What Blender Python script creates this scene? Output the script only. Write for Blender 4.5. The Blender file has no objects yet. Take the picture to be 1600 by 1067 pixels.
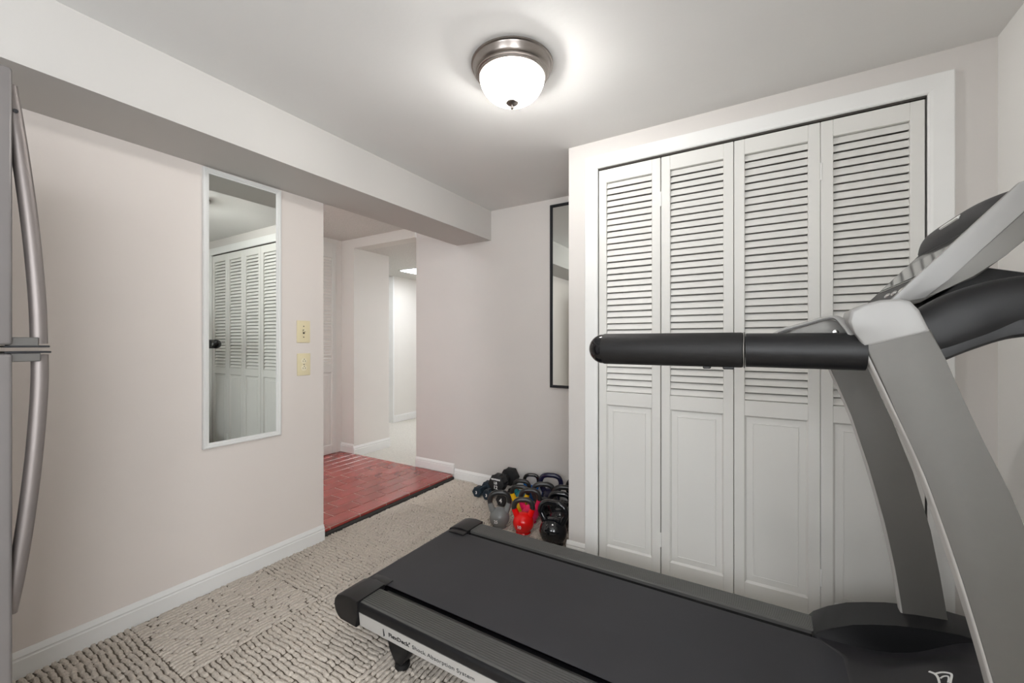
import bpy, bmesh, math, random
from mathutils import Vector, Matrix
random.seed(7)
PI = math.pi
sc = bpy.context.scene
C = sc.collection

# ------------------------------------------------------------------ camera, world, exposure
cam_d = bpy.data.cameras.new('camera'); cam = bpy.data.objects.new('camera', cam_d); C.objects.link(cam)
cam_d.sensor_width = 36.0; cam_d.lens = 647.0 * 36.0 / 1600.0
cam_d.shift_y = 0.8 / 1600.0; cam_d.clip_start = 0.02; cam_d.clip_end = 60
cam.location = (0, 0, 1.14); cam.rotation_euler = (PI / 2, 0, math.radians(31.146))
sc.camera = cam
SKY = 13.5            # fill daylight let in by the added windows behind the viewpoint
world = bpy.data.worlds.new('world'); sc.world = world; world.use_nodes = True
world.node_tree.nodes['Background'].inputs[0].default_value = (0.84, 0.87, 0.9, 1)
world.node_tree.nodes['Background'].inputs[1].default_value = SKY
sc.view_settings.view_transform = 'Standard'; sc.view_settings.look = 'None'
sc.view_settings.gamma = 1.0; sc.view_settings.use_curve_mapping = False
sc.view_settings.exposure = 0.17
LAMP = 12.0           # glow of the ceiling lamp's frosted glass
BULB = 430.0         # emission of the lamp's bulbs
PANEL = 12.5         # emission of the far-room light panels, one seen and two added
HALL_FILL = 110.0          # emission of the added hall lamp's glass
pd = bpy.data.lights.new('fill_window_portal', 'AREA'); pd.shape = 'RECTANGLE'; pd.size = 0.8; pd.size_y = 1.05; pd.cycles.is_portal = True
po = bpy.data.objects.new('fill_window_portal', pd); C.objects.link(po); po.location = (-0.45, -1.665, 1.375); po.rotation_euler = (PI / 2, 0, 0)  # guides sampling of sky light through the added rear opening
pd2 = bpy.data.lights.new('side_fill_portal', 'AREA'); pd2.shape = 'RECTANGLE'; pd2.size = 1.45; pd2.size_y = 1.30; pd2.cycles.is_portal = True
po2 = bpy.data.objects.new('side_fill_portal', pd2); C.objects.link(po2); po2.location = (0.745, -0.85, 1.275); po2.rotation_euler = (0, PI / 2, 0)  # likewise for the added opening in the right wall
sc.cycles.use_denoising = True
sc.cycles.max_bounces = 14; sc.cycles.diffuse_bounces = 9; sc.cycles.glossy_bounces = 6
sc.cycles.sample_clamp_indirect = 6.0

# ------------------------------------------------------------------ materials
def lin(c):
    return tuple(((v / 255.0) / 12.92 if v / 255.0 <= 0.04045 else ((v / 255.0 + 0.055) / 1.055) ** 2.4) for v in c) + (1.0,)

def mat(name, rgb, rough=0.5, metal=0.0, var=0.0, vscale=6.0, bump=0.0, bscale=200.0, spec=0.5, coat=0.0, emit=0.0,
        stretch=None, bdist=0.002, detail=3.0):
    m = bpy.data.materials.new(name); m.use_nodes = True
    nt = m.node_tree; b = nt.nodes['Principled BSDF']
    b.inputs['Base Color'].default_value = lin(rgb)
    b.inputs['Roughness'].default_value = rough; b.inputs['Metallic'].default_value = metal
    b.inputs['Specular IOR Level'].default_value = spec; b.inputs['Coat Weight'].default_value = coat
    b.inputs['Coat Roughness'].default_value = 0.08
    tc = nt.nodes.new('ShaderNodeTexCoord'); mp = nt.nodes.new('ShaderNodeMapping')
    nt.links.new(tc.outputs['Object'], mp.inputs[0])
    if stretch: mp.inputs['Scale'].default_value = stretch
    if var > 0:
        n = nt.nodes.new('ShaderNodeTexNoise'); n.inputs['Scale'].default_value = vscale; n.inputs['Detail'].default_value = detail
        nt.links.new(mp.outputs[0], n.inputs['Vector'])
        r = nt.nodes.new('ShaderNodeMapRange'); r.inputs[3].default_value = 1 - var; r.inputs[4].default_value = 1 + var
        r.inputs[1].default_value = 0.25; r.inputs[2].default_value = 0.75
        nt.links.new(n.outputs[0], r.inputs[0])
        mx = nt.nodes.new('ShaderNodeMix'); mx.data_type = 'RGBA'; mx.blend_type = 'MULTIPLY'; mx.inputs[0].default_value = 1
        mx.inputs[6].default_value = lin(rgb)
        nt.links.new(r.outputs[0], mx.inputs[7]); nt.links.new(mx.outputs[2], b.inputs['Base Color'])
    if bump > 0:
        n2 = nt.nodes.new('ShaderNodeTexNoise'); n2.inputs['Scale'].default_value = bscale; n2.inputs['Detail'].default_value = 4
        nt.links.new(mp.outputs[0], n2.inputs['Vector'])
        bp = nt.nodes.new('ShaderNodeBump'); bp.inputs['Strength'].default_value = bump; bp.inputs['Distance'].default_value = bdist
        nt.links.new(n2.outputs[0], bp.inputs['Height']); nt.links.new(bp.outputs[0], b.inputs['Normal'])
    if emit > 0:
        b.inputs['Emission Color'].default_value = lin(rgb); b.inputs['Emission Strength'].default_value = emit
    return m

M = {}
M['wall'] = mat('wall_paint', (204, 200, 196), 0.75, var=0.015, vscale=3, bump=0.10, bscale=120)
M['wall_lifted'] = mat('wall_paint_lifted', (222, 214, 208), 0.75, var=0.015, vscale=3, bump=0.10, bscale=120)  # lighter copy of the wall paint; missing light put into the colour
M['soffit'] = mat('wall_paint_dimmed', (193, 190, 186), 0.75, var=0.015, vscale=3, bump=0.08, bscale=120)  # wall paint darkened in colour to tone down the lamp's light
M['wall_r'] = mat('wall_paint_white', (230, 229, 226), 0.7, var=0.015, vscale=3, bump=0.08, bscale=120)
M['hallwall'] = mat('hall_wall_paint', (220, 217, 212), 0.75, var=0.015, vscale=3, bump=0.08, bscale=120)
M['ceil'] = mat('ceiling_paint', (222, 221, 219), 0.8, var=0.02, vscale=2.5, bump=0.15, bscale=45, bdist=0.003)
M['popcorn'] = mat('textured_ceiling', (212, 210, 206), 0.9, var=0.05, vscale=60, bump=0.9, bscale=70, bdist=0.006)
M['trim'] = mat('white_trim_paint', (226, 226, 224), 0.42, var=0.015, vscale=8)
M['door'] = mat('white_door_paint', (217, 216, 212), 0.45, var=0.02, vscale=5, bump=0.06, bscale=150, stretch=(1, 1, 0.2))
M['dark'] = mat('dark_closet', (70, 66, 62), 0.9)
M['slab'] = mat('floor_backing', (100, 92, 82), 0.95)
M['carpet'] = mat('carpet_loop_pile', (200, 191, 180), 0.95, var=0.20, vscale=150, bump=0.8, bscale=380, spec=0.1, bdist=0.003, detail=5)
M['carpet2'] = mat('pale_carpet', (206, 202, 194), 0.95, var=0.10, vscale=60, bump=1.0, bscale=300, spec=0.1, bdist=0.006)
M['tile'] = mat('red_quarry_tile', (150, 62, 56), 0.22, var=0.12, vscale=9, bump=0.05, bscale=60, spec=0.9)
M['tile2'] = mat('dark_red_quarry_tile', (138, 54, 48), 0.22, var=0.12, vscale=9, bump=0.05, bscale=60, spec=0.9)
M['grout'] = mat('grout', (178, 150, 138), 0.9, var=0.2, vscale=30)
M['stepface'] = mat('dark_step_edge', (44, 42, 40), 0.6, var=0.2, vscale=20)
M['frame_w'] = mat('white_mirror_frame', (224, 224, 222), 0.4)
M['frame_b'] = mat('black_mirror_frame', (28, 29, 33), 0.35)
M['mirror'] = mat('mirror_glass', (232, 236, 232), 0.0, metal=1.0)
M['ivory'] = mat('ivory_plastic', (226, 214, 178), 0.4)
M['ivory2'] = mat('pale_ivory_plastic', (236, 226, 198), 0.35)
M['slot'] = mat('dark_slot', (40, 34, 26), 0.7)
M['steel'] = mat('brushed_steel', (122, 115, 112), 0.45, metal=0.5, var=0.06, vscale=30, stretch=(1, 1, 0.04))
M['fsteel'] = mat('grey_fridge_paint', (120, 116, 115), 0.42, metal=0.35, var=0.03, vscale=12)
M['fgrey'] = mat('grey_bracket_plastic', (84, 82, 79), 0.5)
M['nickel'] = mat('brushed_nickel', (150, 143, 138), 0.28, metal=1.0, var=0.05, vscale=40, stretch=(1, 1, 8))
M['lampglass'] = mat('lit_frosted_glass', (255, 253, 250), 0.4, emit=LAMP)
def see_through(m, f):
    nt = m.node_tree; out = nt.nodes['Material Output']; b = nt.nodes['Principled BSDF']
    mx = nt.nodes.new('ShaderNodeMixShader'); t = nt.nodes.new('ShaderNodeBsdfTransparent'); mx.inputs[0].default_value = f
    nt.links.new(b.outputs[0], mx.inputs[1]); nt.links.new(t.outputs[0], mx.inputs[2]); nt.links.new(mx.outputs[0], out.inputs[0])
see_through(M['lampglass'], 0.6)
M['bulb'] = mat('lit_bulb', (255, 253, 250), 0.5, emit=BULB)
M['bulb_off'] = mat('unlit_bulb', (120, 122, 120), 0.5)
M['pan'] = mat('white_lamp_pan', (235, 235, 232), 0.6)
M['fillglass'] = mat('hall_fill_glass', (250, 251, 255), 0.4, emit=HALL_FILL)
M['panel'] = mat('lit_panel_diffuser', (248, 251, 255), 0.5, emit=PANEL)
M['silver'] = mat('silver_paint', (94, 92, 88), 0.45, metal=0.25, var=0.02, vscale=60)
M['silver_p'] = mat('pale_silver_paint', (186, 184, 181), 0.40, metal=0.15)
M['silver_l'] = mat('bright_silver_paint', (152, 151, 149), 0.42, metal=0.15)
M['grey_l'] = mat('grey_fairing_paint', (114, 112, 108), 0.42, metal=0.35)
M['blk'] = mat('black_plastic', (18, 18, 20), 0.42, spec=0.4, bump=0.15, bscale=500, bdist=0.0006)
M['blk_soft'] = mat('black_foam', (23, 22, 22), 0.55, spec=0.35, var=0.15, vscale=14, bump=0.35, bscale=420, bdist=0.0008)
M['blk_tex'] = mat('textured_black_plastic', (36, 35, 38), 0.50, bump=0.35, bscale=600, bdist=0.0006)
M['belt'] = mat('running_belt', (45, 45, 49), 0.62, var=0.13, vscale=3.5, bump=0.2, bscale=500, bdist=0.0006)
M['railtop'] = mat('grey_foot_rail', (78, 77, 75), 0.48, var=0.06, vscale=10)
M['gloss'] = mat('gloss_black', (14, 14, 16), 0.12)
M['lcd'] = mat('lcd_glass', (120, 122, 122), 0.06, metal=0.4)
M['white'] = mat('white_print', (232, 232, 230), 0.5)
M['ink'] = mat('black_print', (38, 38, 40), 0.6)
M['chrome'] = mat('chrome', (205, 205, 204), 0.15, metal=1.0)
M['kb_black'] = mat('black_vinyl', (14, 16, 20), 0.09, spec=0.7)
M['kb_handle'] = mat('black_enamel_handle', (38, 38, 38), 0.28, var=0.1, vscale=30)
M['kb_grey'] = mat('grey_vinyl', (120, 122, 121), 0.20)
M['kb_red'] = mat('red_vinyl', (226, 12, 12), 0.11)
M['kb_pink'] = mat('pink_vinyl', (226, 38, 92), 0.12)
M['kb_yellow'] = mat('yellow_vinyl', (238, 190, 26), 0.25)
M['kb_teal'] = mat('teal_vinyl', (40, 128, 140), 0.25)
M['kb_blue'] = mat('blue_vinyl', (38, 108, 190), 0.25)
M['kb_navy'] = mat('navy_vinyl', (26, 26, 54), 0.18)
M['db_navy'] = mat('navy_neoprene', (26, 44, 56), 0.55, bump=0.2, bscale=300, bdist=0.0008)
M['db_black'] = mat('black_neoprene', (24, 24, 26), 0.55, bump=0.2, bscale=300, bdist=0.0008)

def pane_mat():
    m = bpy.data.materials.new('fill_window_glass'); m.use_nodes = True; nt = m.node_tree; nt.nodes.clear()
    o = nt.nodes.new('ShaderNodeOutputMaterial'); mx = nt.nodes.new('ShaderNodeMixShader'); t = nt.nodes.new('ShaderNodeBsdfTransparent'); g = nt.nodes.new('ShaderNodeBsdfGlossy')
    g.inputs['Roughness'].default_value = 0.02; mx.inputs[0].default_value = 0.06
    nt.links.new(t.outputs[0], mx.inputs[1]); nt.links.new(g.outputs[0], mx.inputs[2]); nt.links.new(mx.outputs[0], o.inputs[0]); return m
M['pane'] = pane_mat()

# ------------------------------------------------------------------ geometry helpers
ORI = {}
def prop(o, label=None, cat=None, group=None, kind=None):
    if label: o['label'] = label
    if cat: o['category'] = cat
    if group: o['group'] = group
    if kind: o['kind'] = kind
    return o

def obj(name, bm, m, parent=None, smooth=35, origin=None):
    """link a bmesh as ONE object; coordinates are in world space (or the parent's local space when the parent is local)"""
    o0 = ORI.get(parent.name, Vector()) if parent else (Vector(origin) if origin else Vector())
    bmesh.ops.translate(bm, verts=bm.verts, vec=-o0)
    bmesh.ops.recalc_face_normals(bm, faces=bm.faces)
    me = bpy.data.meshes.new(name); bm.to_mesh(me); bm.free()
    if smooth:
        me.polygons.foreach_set('use_smooth', [True] * len(me.polygons))
        me.set_sharp_from_angle(angle=math.radians(smooth))
    if m: me.materials.append(M[m] if isinstance(m, str) else m)
    o = bpy.data.objects.new(name, me); C.objects.link(o)
    if parent: o.parent = parent
    else: o.location = o0
    ORI[o.name] = o0
    return o

def thing(name, label, cat, loc=(0, 0, 0), group=None, local=False, rz=0):
    o = bpy.data.objects.new(name, None); C.objects.link(o); o.location = loc; o.empty_display_size = 0.05
    o.rotation_euler = (0, 0, rz)
    ORI[o.name] = Vector() if local else Vector(loc)
    return prop(o, label, cat, group)

def box(x0, x1, y0, y1, z0, z1, bevel=0.0, seg=2, bm=None):
    b = bm or bmesh.new()
    r = bmesh.ops.create_cube(b, size=1.0)
    vs = r['verts']
    for v in vs:
        v.co = Vector(((x0 + x1) / 2 + v.co.x * (x1 - x0), (y0 + y1) / 2 + v.co.y * (y1 - y0), (z0 + z1) / 2 + v.co.z * (z1 - z0)))
    if bevel > 0:
        es = list({e for v in vs for e in v.link_edges})
        bmesh.ops.bevel(b, geom=es, offset=bevel, segments=seg, profile=0.5, affect='EDGES')
    return b

def prism(pts, axis, a0, a1, bevel=0.0, seg=2, bm=None, capbevel=True):
    """pts: 2D outline; axis 'Y': (x,z) extruded y a0..a1; 'X': (y,z); 'Z': (x,y)"""
    b = bm or bmesh.new()
    def P(p, a):
        if axis == 'Y': return (p[0], a, p[1])
        if axis == 'X': return (a, p[0], p[1])
        return (p[0], p[1], a)
    v0 = [b.verts.new(P(p, a0)) for p in pts]; v1 = [b.verts.new(P(p, a1)) for p in pts]
    n = len(pts)
    f0 = b.faces.new(v0); f1 = b.faces.new(v1[::-1])
    for i in range(n):
        b.faces.new((v0[i], v0[(i + 1) % n], v1[(i + 1) % n], v1[i]))
    if bevel > 0:
        es = list(f0.edges) + list(f1.edges)
        bmesh.ops.bevel(b, geom=es, offset=bevel, segments=seg, profile=0.5, affect='EDGES')
    return b

def tube(path, rad, seg=16, bm=None, caps=True, sy=1.0, sz=1.0, up=Vector((0, 0, 1)), power=2.0, closed=False):
    b = bm or bmesh.new()
    pts = [Vector(p) for p in path]; n = len(pts)
    if not isinstance(rad, (list, tuple)): rad = [rad] * n
    rings = []
    for i in range(n):
        if closed: t = (pts[(i + 1) % n] - pts[i - 1]).normalized()
        else: t = (pts[min(i + 1, n - 1)] - pts[max(i - 1, 0)]).normalized()
        side = t.cross(up)
        if side.length < 1e-4: side = t.cross(Vector((0, 1, 0.01)))
        side.normalize(); u2 = side.cross(t).normalized()
        ring = []
        for k in range(seg):
            a = 2 * PI * k / seg; c, s = math.cos(a), math.sin(a)
            if power != 2.0:
                c = math.copysign(abs(c) ** (2 / power), c); s = math.copysign(abs(s) ** (2 / power), s)
            ring.append(b.verts.new(pts[i] + side * (c * rad[i] * sy) + u2 * (s * rad[i] * sz)))
        rings.append(ring)
    m = n if closed else n - 1
    for i in range(m):
        A, B = rings[i], rings[(i + 1) % n]
        for k in range(seg):
            b.faces.new((A[k], A[(k + 1) % seg], B[(k + 1) % seg], B[k]))
    if caps and not closed:
        b.faces.new(rings[0][::-1]); b.faces.new(rings[-1])
    return b

def lathe(prof, seg=48, bm=None, c=(0, 0, 0), axis='Z'):
    b = bm or bmesh.new(); rings = []
    for r, z in prof:
        if r < 1e-6:
            rings.append([b.verts.new(_ax(0, 0, z, axis, c))])
        else:
            rings.append([b.verts.new(_ax(r * math.cos(2 * PI * k / seg), r * math.sin(2 * PI * k / seg), z, axis, c)) for k in range(seg)])
    for A, B in zip(rings[:-1], rings[1:]):
        for k in range(seg):
            q = []
            q.append(A[k % len(A)])
            if len(A) > 1: q.append(A[(k + 1) % seg])
            if len(B) > 1: q.append(B[(k + 1) % seg])
            q.append(B[k % len(B)])
            if len(q) > 2: b.faces.new(q)
    return b

def _ax(x, y, z, axis, c):
    p = (x, y, z) if axis == 'Z' else ((z, x, y) if axis == 'X' else (x, z, y))
    return (p[0] + c[0], p[1] + c[1], p[2] + c[2])

def catmull(pts, n=8):
    P = [Vector(p) for p in pts]; P = [2 * P[0] - P[1]] + P + [2 * P[-1] - P[-2]]; out = []
    for i in range(1, len(P) - 2):
        for k in range(n):
            t = k / n; a, b, c, d = P[i - 1], P[i], P[i + 1], P[i + 2]
            out.append(0.5 * ((2 * b) + (c - a) * t + (2 * a - 5 * b + 4 * c - d) * t * t + (3 * b - a - 3 * c + d) * t ** 3))
    out.append(P[-2]); return out

def interp(tab, x):
    if x <= tab[0][0]: return tab[0][1]
    for (a, u), (b, v) in zip(tab[:-1], tab[1:]):
        if x <= b: return u + (v - u) * (x - a) / (b - a)
    return tab[-1][1]

def text_mesh(body, size, m, parent, mtx, bold=0.0, width=None, align='LEFT', name='lettering', extrude=0.0004, shear=0.0, bend=None):
    cu = bpy.data.curves.new('t', 'FONT'); cu.body = body; cu.size = size; cu.offset = bold; cu.extrude = extrude; cu.align_x = align
    cu.resolution_u = 3
    t = bpy.data.objects.new('t', cu); C.objects.link(t)
    dg = bpy.context.evaluated_depsgraph_get(); dg.update()
    me = bpy.data.meshes.new_from_object(t.evaluated_get(dg)); bpy.data.objects.remove(t); bpy.data.curves.remove(cu)
    me.name = name
    xs = [v.co.x for v in me.vertices]
    sx = width / (max(xs) - min(xs)) if width else 1.0
    o0 = ORI.get(parent.name, Vector())
    for v in me.vertices:
        c = Vector((v.co.x * sx, v.co.y, v.co.z))
        if bend: c = bend(c)
        v.co = (mtx @ c) - o0
    me.materials.clear(); me.materials.append(M[m])
    o = bpy.data.objects.new(name, me); C.objects.link(o); o.parent = parent; ORI[o.name] = o0
    return o

def basis(org, ex, ey):
    ex = Vector(ex).normalized(); ey = Vector(ey).normalized(); ez = ex.cross(ey)
    m = Matrix((ex, ey, ez)).transposed().to_4x4(); m.translation = Vector(org); return m

def struct(name, bm, m, label=None, parent=None, smooth=0):
    o = obj(name, bm, m, parent, smooth)
    if not parent: o['kind'] = 'structure'
    if label and not parent: o['label'] = label
    return o

# ------------------------------------------------------------------ dimensions
XL, XR, YC, YB, YF = -2.177, 0.684, 2.054, 2.720, -1.60
ZC, ZS = 2.176, 1.943
XS = -1.836                        # soffit face
YJ = 1.489                         # end of the left wall
XP = -0.886                        # corner of the closet pier

# ------------------------------------------------------------------ structure
floor = struct('floor', box(XL - .12, XR + .12, YF - .1, YB + .1, -0.08, -0.0098), 'slab', 'grey carpet tile floor of the exercise room')
T = 0.508
def carpet_mesh(seed):
    rng = random.Random(seed)
    nx, ny = 110, 220            # cells along, across the ridges
    NR = 26; pitch = T / NR
    cuts = []; gap = []
    for r in range(NR + 2):
        pos = -rng.random() * 0.08; c = []
        while pos < T + 0.1:
            pos += rng.uniform(0.025, 0.11); c.append((pos, rng.uniform(0.15, 0.75), rng.uniform(-0.0035, 0.0004)))
        cuts.append(c)
        gap.append([rng.random() for _ in range(40)])          # how open the groove is along the ridge
    wob = [rng.uniform(0, 6.28) for _ in range(4)]
    vs, fs = [], []
    for j in range(ny + 1):
        y = T * j / ny
        for i in range(nx + 1):
            x = T * i / nx
            q = y + 0.0022 * math.sin(x * 31 + wob[0]) + 0.0014 * math.sin(x * 83 + y * 25 + wob[1]) + 0.0010 * math.sin(x * 170 + y * 60 + wob[2])
            r = min(NR, max(0, int(q / pitch))); u = q / pitch - r
            u = min(1, max(0, u)); side = r if u < .5 else r + 1
            t = x / T * 36; k = int(t); g = gap[side][k] * (1 - (t - k)) + gap[side][k + 1] * (t - k)
            g = 0.42 + 0.58 * min(1, max(0, (g - .15) / .35))
            e = min(1.0, math.sin(PI * u) * 1.55)
            z = -0.0004 - 0.0200 * (1 - e) * g
            for p, dep, hh in cuts[r]:
                if p > x - 0.009:
                    d = abs(p - x)
                    if d < 0.007: z -= 0.0160 * dep * (1 - d / 0.007)
                    z += hh * min(1, e); break
            z += rng.uniform(-0.0010, 0.0006)
            if i in (0, nx) or j in (0, ny): z = -0.0150
            vs.append((x - T / 2, y - T / 2, min(0.0005, z)))
    w = nx + 1
    for j in range(ny):
        for i in range(nx):
            a = j * w + i; fs.append((a, a + 1, a + w + 1, a + w))
    me = bpy.data.meshes.new('carpet_tile'); me.from_pydata(vs, [], fs); me.update()
    me.polygons.foreach_set('use_smooth', [True] * len(me.polygons))
    me.materials.append(M['carpet']); return me
CM = [carpet_mesh(s) for s in (1, 2, 3)]
xj0, yj0 = -1.690 - T, 0.627 - 4 * T
for i in range(6):
    for j in range(9):
        x0, y0 = xj0 + i * T, yj0 + j * T
        if y0 > YB or x0 > XR: continue
        if y0 + T < -0.5: continue
        o = bpy.data.objects.new('carpet_tile', random.choice(CM)); C.objects.link(o); o.parent = floor
        o.location = (x0 + T / 2, y0 + T / 2, 0)
        a = (PI / 2 if (i + j) % 2 == 0 else 0) + random.choice((0, PI))
        o.rotation_euler = (0, 0, a)
struct('ceiling', box(XS - .02, XR + .12, YF - .1, YB + .1, ZC, ZC + .08), 'ceil', 'pale grey painted ceiling of the exercise room')
struct('wall_left', box(XL - .115, XL, YF, YJ, 0, ZC + .05), 'wall_lifted', 'greige painted wall on the left with the white mirror')
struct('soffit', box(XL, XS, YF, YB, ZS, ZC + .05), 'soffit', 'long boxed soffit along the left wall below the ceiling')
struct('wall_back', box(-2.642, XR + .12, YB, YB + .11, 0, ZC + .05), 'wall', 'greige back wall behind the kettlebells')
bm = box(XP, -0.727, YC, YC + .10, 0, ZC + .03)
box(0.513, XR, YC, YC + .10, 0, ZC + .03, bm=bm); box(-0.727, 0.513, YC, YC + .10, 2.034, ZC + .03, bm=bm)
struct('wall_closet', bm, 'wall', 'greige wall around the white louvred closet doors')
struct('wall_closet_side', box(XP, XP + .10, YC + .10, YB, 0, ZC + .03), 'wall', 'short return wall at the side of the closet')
VY0, VY1 = -1.50, -0.20  # opening for an added, unseen window that brightens the left wall
bm = box(XR, XR + .12, YF, VY0, 0, ZC + .05); box(XR, XR + .12, VY1, YB, 0, ZC + .05, bm=bm)
box(XR, XR + .12, VY0, VY1, 0, .55, bm=bm); box(XR, XR + .12, VY0, VY1, 2.00, ZC + .05, bm=bm)
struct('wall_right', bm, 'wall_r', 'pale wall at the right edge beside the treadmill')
bm = bmesh.new()
for a, b_ in ((VY0, VY0 + .04), (VY1 - .04, VY1), (-.87, -.83)): box(XR + .03, XR + .09, a, b_, .55, 2.00, .003, 1, bm=bm)
for a, b_ in ((.55, .59), (1.96, 2.00)): box(XR + .032, XR + .088, VY0, VY1, a, b_, .003, 1, bm=bm)
fill_win2 = struct('fill_window_2', bm, 'trim', 'added unseen fill-light window in the right wall behind the viewpoint')
obj('pane', box(XR + .058, XR + .062, VY0 + .03, VY1 - .03, .58, 1.97), 'pane', fill_win2, 0)
WX0, WX1, WZ0, WZ1 = -0.85, -0.05, 0.85, 1.90  # opening for an added, unseen window that gives frontal fill
bm = box(XL - .1, WX0, YF - .12, YF, 0, ZC + .05); box(WX1, XR + .12, YF - .12, YF, 0, ZC + .05, bm=bm)
box(WX0, WX1, YF - .12, YF, 0, WZ0, bm=bm); box(WX0, WX1, YF - .12, YF, WZ1, ZC + .05, bm=bm)
struct('wall_front', bm, 'wall', 'greige wall with the added fill-light window behind the viewpoint')
bm = bmesh.new()
for a, b_ in ((WX0, WX0 + .04), (WX1 - .04, WX1), (-0.47, -0.43)): box(a, b_, YF - .09, YF - .03, WZ0, WZ1, .003, 1, bm=bm)
for a, b_ in ((WZ0, WZ0 + .04), (WZ1 - .04, WZ1)): box(WX0, WX1, YF - .088, YF - .032, a, b_, .003, 1, bm=bm)
fill_win = struct('fill_window_1', bm, 'trim', 'added unseen fill-light window behind the viewpoint')
obj('pane', box(WX0 + .03, WX1 - .03, YF - .064, YF - .060, WZ0 + .03, WZ1 - .03), 'pane', fill_win, 0)
# hall
ZT = 0.036
struct('wall_hall', box(-3.78, -3.652, 0.6, 2.70, 0, 2.2), 'hallwall', 'pale hall wall with the louvred door')
struct('wall_hall_end', box(-3.78, XL - .115, 0.50, 0.6, 0, 2.2), 'hallwall', 'pale near end wall of the tiled hall')
struct('wall_hall_pier', box(-3.78, -3.462, 2.702, 3.15, 0, 2.2), 'hallwall', 'pale wall pier at the end of the tiled hall')
struct('header_hall', box(-3.462, -2.642, 2.702, 2.83, 2.07, 2.2), 'hallwall', 'dropped header across the end of the tiled hall')
struct('ceiling_hall', box(-3.78, XL, 0.5, 2.702, 2.162, 2.2), 'popcorn', 'textured white ceiling over the tiled hall')
struct('ceiling_far_room', box(-7.0, -2.0, 2.83, 6.6, 2.07, 2.12), 'popcorn', 'textured white ceiling of the carpeted room beyond the hall')
struct('floor_far_room', box(-7.0, -2.0, 2.70, 6.6, -0.06, 0.004), 'carpet2', 'pale carpet of the room beyond the tiled hall')
struct('wall_far_left', box(-4.62, -4.45, 4.13, 6.5, 0, 2.07), 'hallwall', 'pale wall seen through the hall in the far room')
struct('wall_far_end', box(-7.0, -2.0, 6.5, 6.6, 0, 2.1), 'hallwall', 'end wall of the far room')
struct('wall_far_right', box(-2.1, -2.0, 2.83, 6.5, 0, 2.1), 'hallwall', 'right wall of the far room')
struct('wall_far_outer', box(-7.0, -6.9, 2.7, 6.5, 0, 2.1), 'hallwall', 'outer wall of the far room')
struct('wall_far_near', box(-7.0, -3.78, 2.7, 2.8, 0, 2.1), 'hallwall', 'near wall of the far room')
struct('trim_10', box(-4.64, -4.432, 4.108, 4.13, 0, 2.06, 0.003), 'trim', 'white end trim of the wall in the far room')

hall = struct('floor_hall', box(-3.66, -2.214, 0.6, 2.702, -0.06, ZT - .0022), 'grout', 'raised red tile floor of the hall')
PX, PY = 0.1115, 0.2165
tw, tl = PX - .006, PY - .006
tmesh = []
for k, mname in enumerate(('tile', 'tile2')):
    b = box(-tw / 2, tw / 2, -tl / 2, tl / 2, -.012, 0, 0.0022, 1); me = bpy.data.meshes.new('tile'); b.to_mesh(me); b.free()
    me.materials.append(M[mname]); tmesh.append(me)
b = prism([(-tw / 2, -.012), (tw / 2 + .006, -.022), (tw / 2 + .008, -.014), (tw / 2 + .006, -.006), (tw / 2 - .001, -.001), (tw / 2 - .008, 0), (-tw / 2, 0)], 'Y', -tl / 2, tl / 2, 0.0012, 1)
me = bpy.data.meshes.new('edge_tile'); b.to_mesh(me); b.free(); me.materials.append(M['tile']); emesh = me
for r in range(13):
    for q in range(-4, 7):
        yc = 1.775 + PY / 2 - PY + q * PY + (0 if r % 2 == 0 else -PY / 2)
        if r in (7, 9): yc += 0.05
        y0, y1 = yc - tl / 2, yc + tl / 2
        xcen = -2.216 - PX * (r + .5)
        if y1 > 2.70: y1 = 2.699
        if y1 - y0 < 0.03 or y0 < 0.61: continue
        o = bpy.data.objects.new('tile', emesh if r == 0 else random.choice(tmesh)); C.objects.link(o); o.parent = hall
        o.location = (xcen, (y0 + y1) / 2, ZT + random.uniform(-.0006, .0006)); o.scale = (1, (y1 - y0) / tl, 1)
struct('trim_1', prism([(-2.222, -.01), (-2.195, -.01), (-2.196, .008), (-2.205, .016), (-2.222, .016)], 'Y', YJ, 2.705, 0), 'stepface', 'dark edge strip under the red tile step')

# baseboards
def bb(name, p0, p1, nrm, z0, hgt, label, th=0.013):
    """baseboard from p0 to p1 (xy), nrm = direction away from the wall"""
    p0, p1, nrm = Vector(p0), Vector(p1), Vector(nrm)
    prof = [(0, 0), (th, 0), (th, hgt * .68), (th * .80, hgt * .71), (th * .80, hgt * .76), (th * .95, hgt * .80), (th * .55, hgt * .92), (th * .25, hgt), (0, hgt)]
    b = bmesh.new(); R = []
    for p in (p0, p1):
        R.append([b.verts.new((p.x + nrm.x * d, p.y + nrm.y * d, z0 + z)) for d, z in prof])
    n = len(prof)
    for i in range(n): b.faces.new((R[0][i], R[0][(i + 1) % n], R[1][(i + 1) % n], R[1][i]))
    b.faces.new(R[0]); b.faces.new(R[1][::-1])
    return struct(name, b, 'trim', label)
bb('baseboard_left', (XL, YF), (XL, YJ), (1, 0), -0.008, .092, 'white baseboard along the greige left wall')
bb('baseboard_back', (-2.200, YB), (XP, YB), (0, -1), -0.008, .090, 'white baseboard behind the kettlebells')
bb('baseboard_back_raised', (-2.642, YB), (-2.206, YB), (0, -1), ZT, .085, 'white baseboard on the raised red tile beside the step')
bb('baseboard_closet', (XP - .010, YC), (-0.790, YC), (0, -1), -0.008, .090, 'short white baseboard left of the closet casing')
bb('baseboard_right', (XR, YF), (XR, YC), (-1, 0), -0.008, .090, 'white baseboard along the right wall')
bb('baseboard_closet_right', (0.578, YC), (XR, YC), (0, -1), -0.008, .090, 'short white baseboard right of the closet casing')
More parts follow.
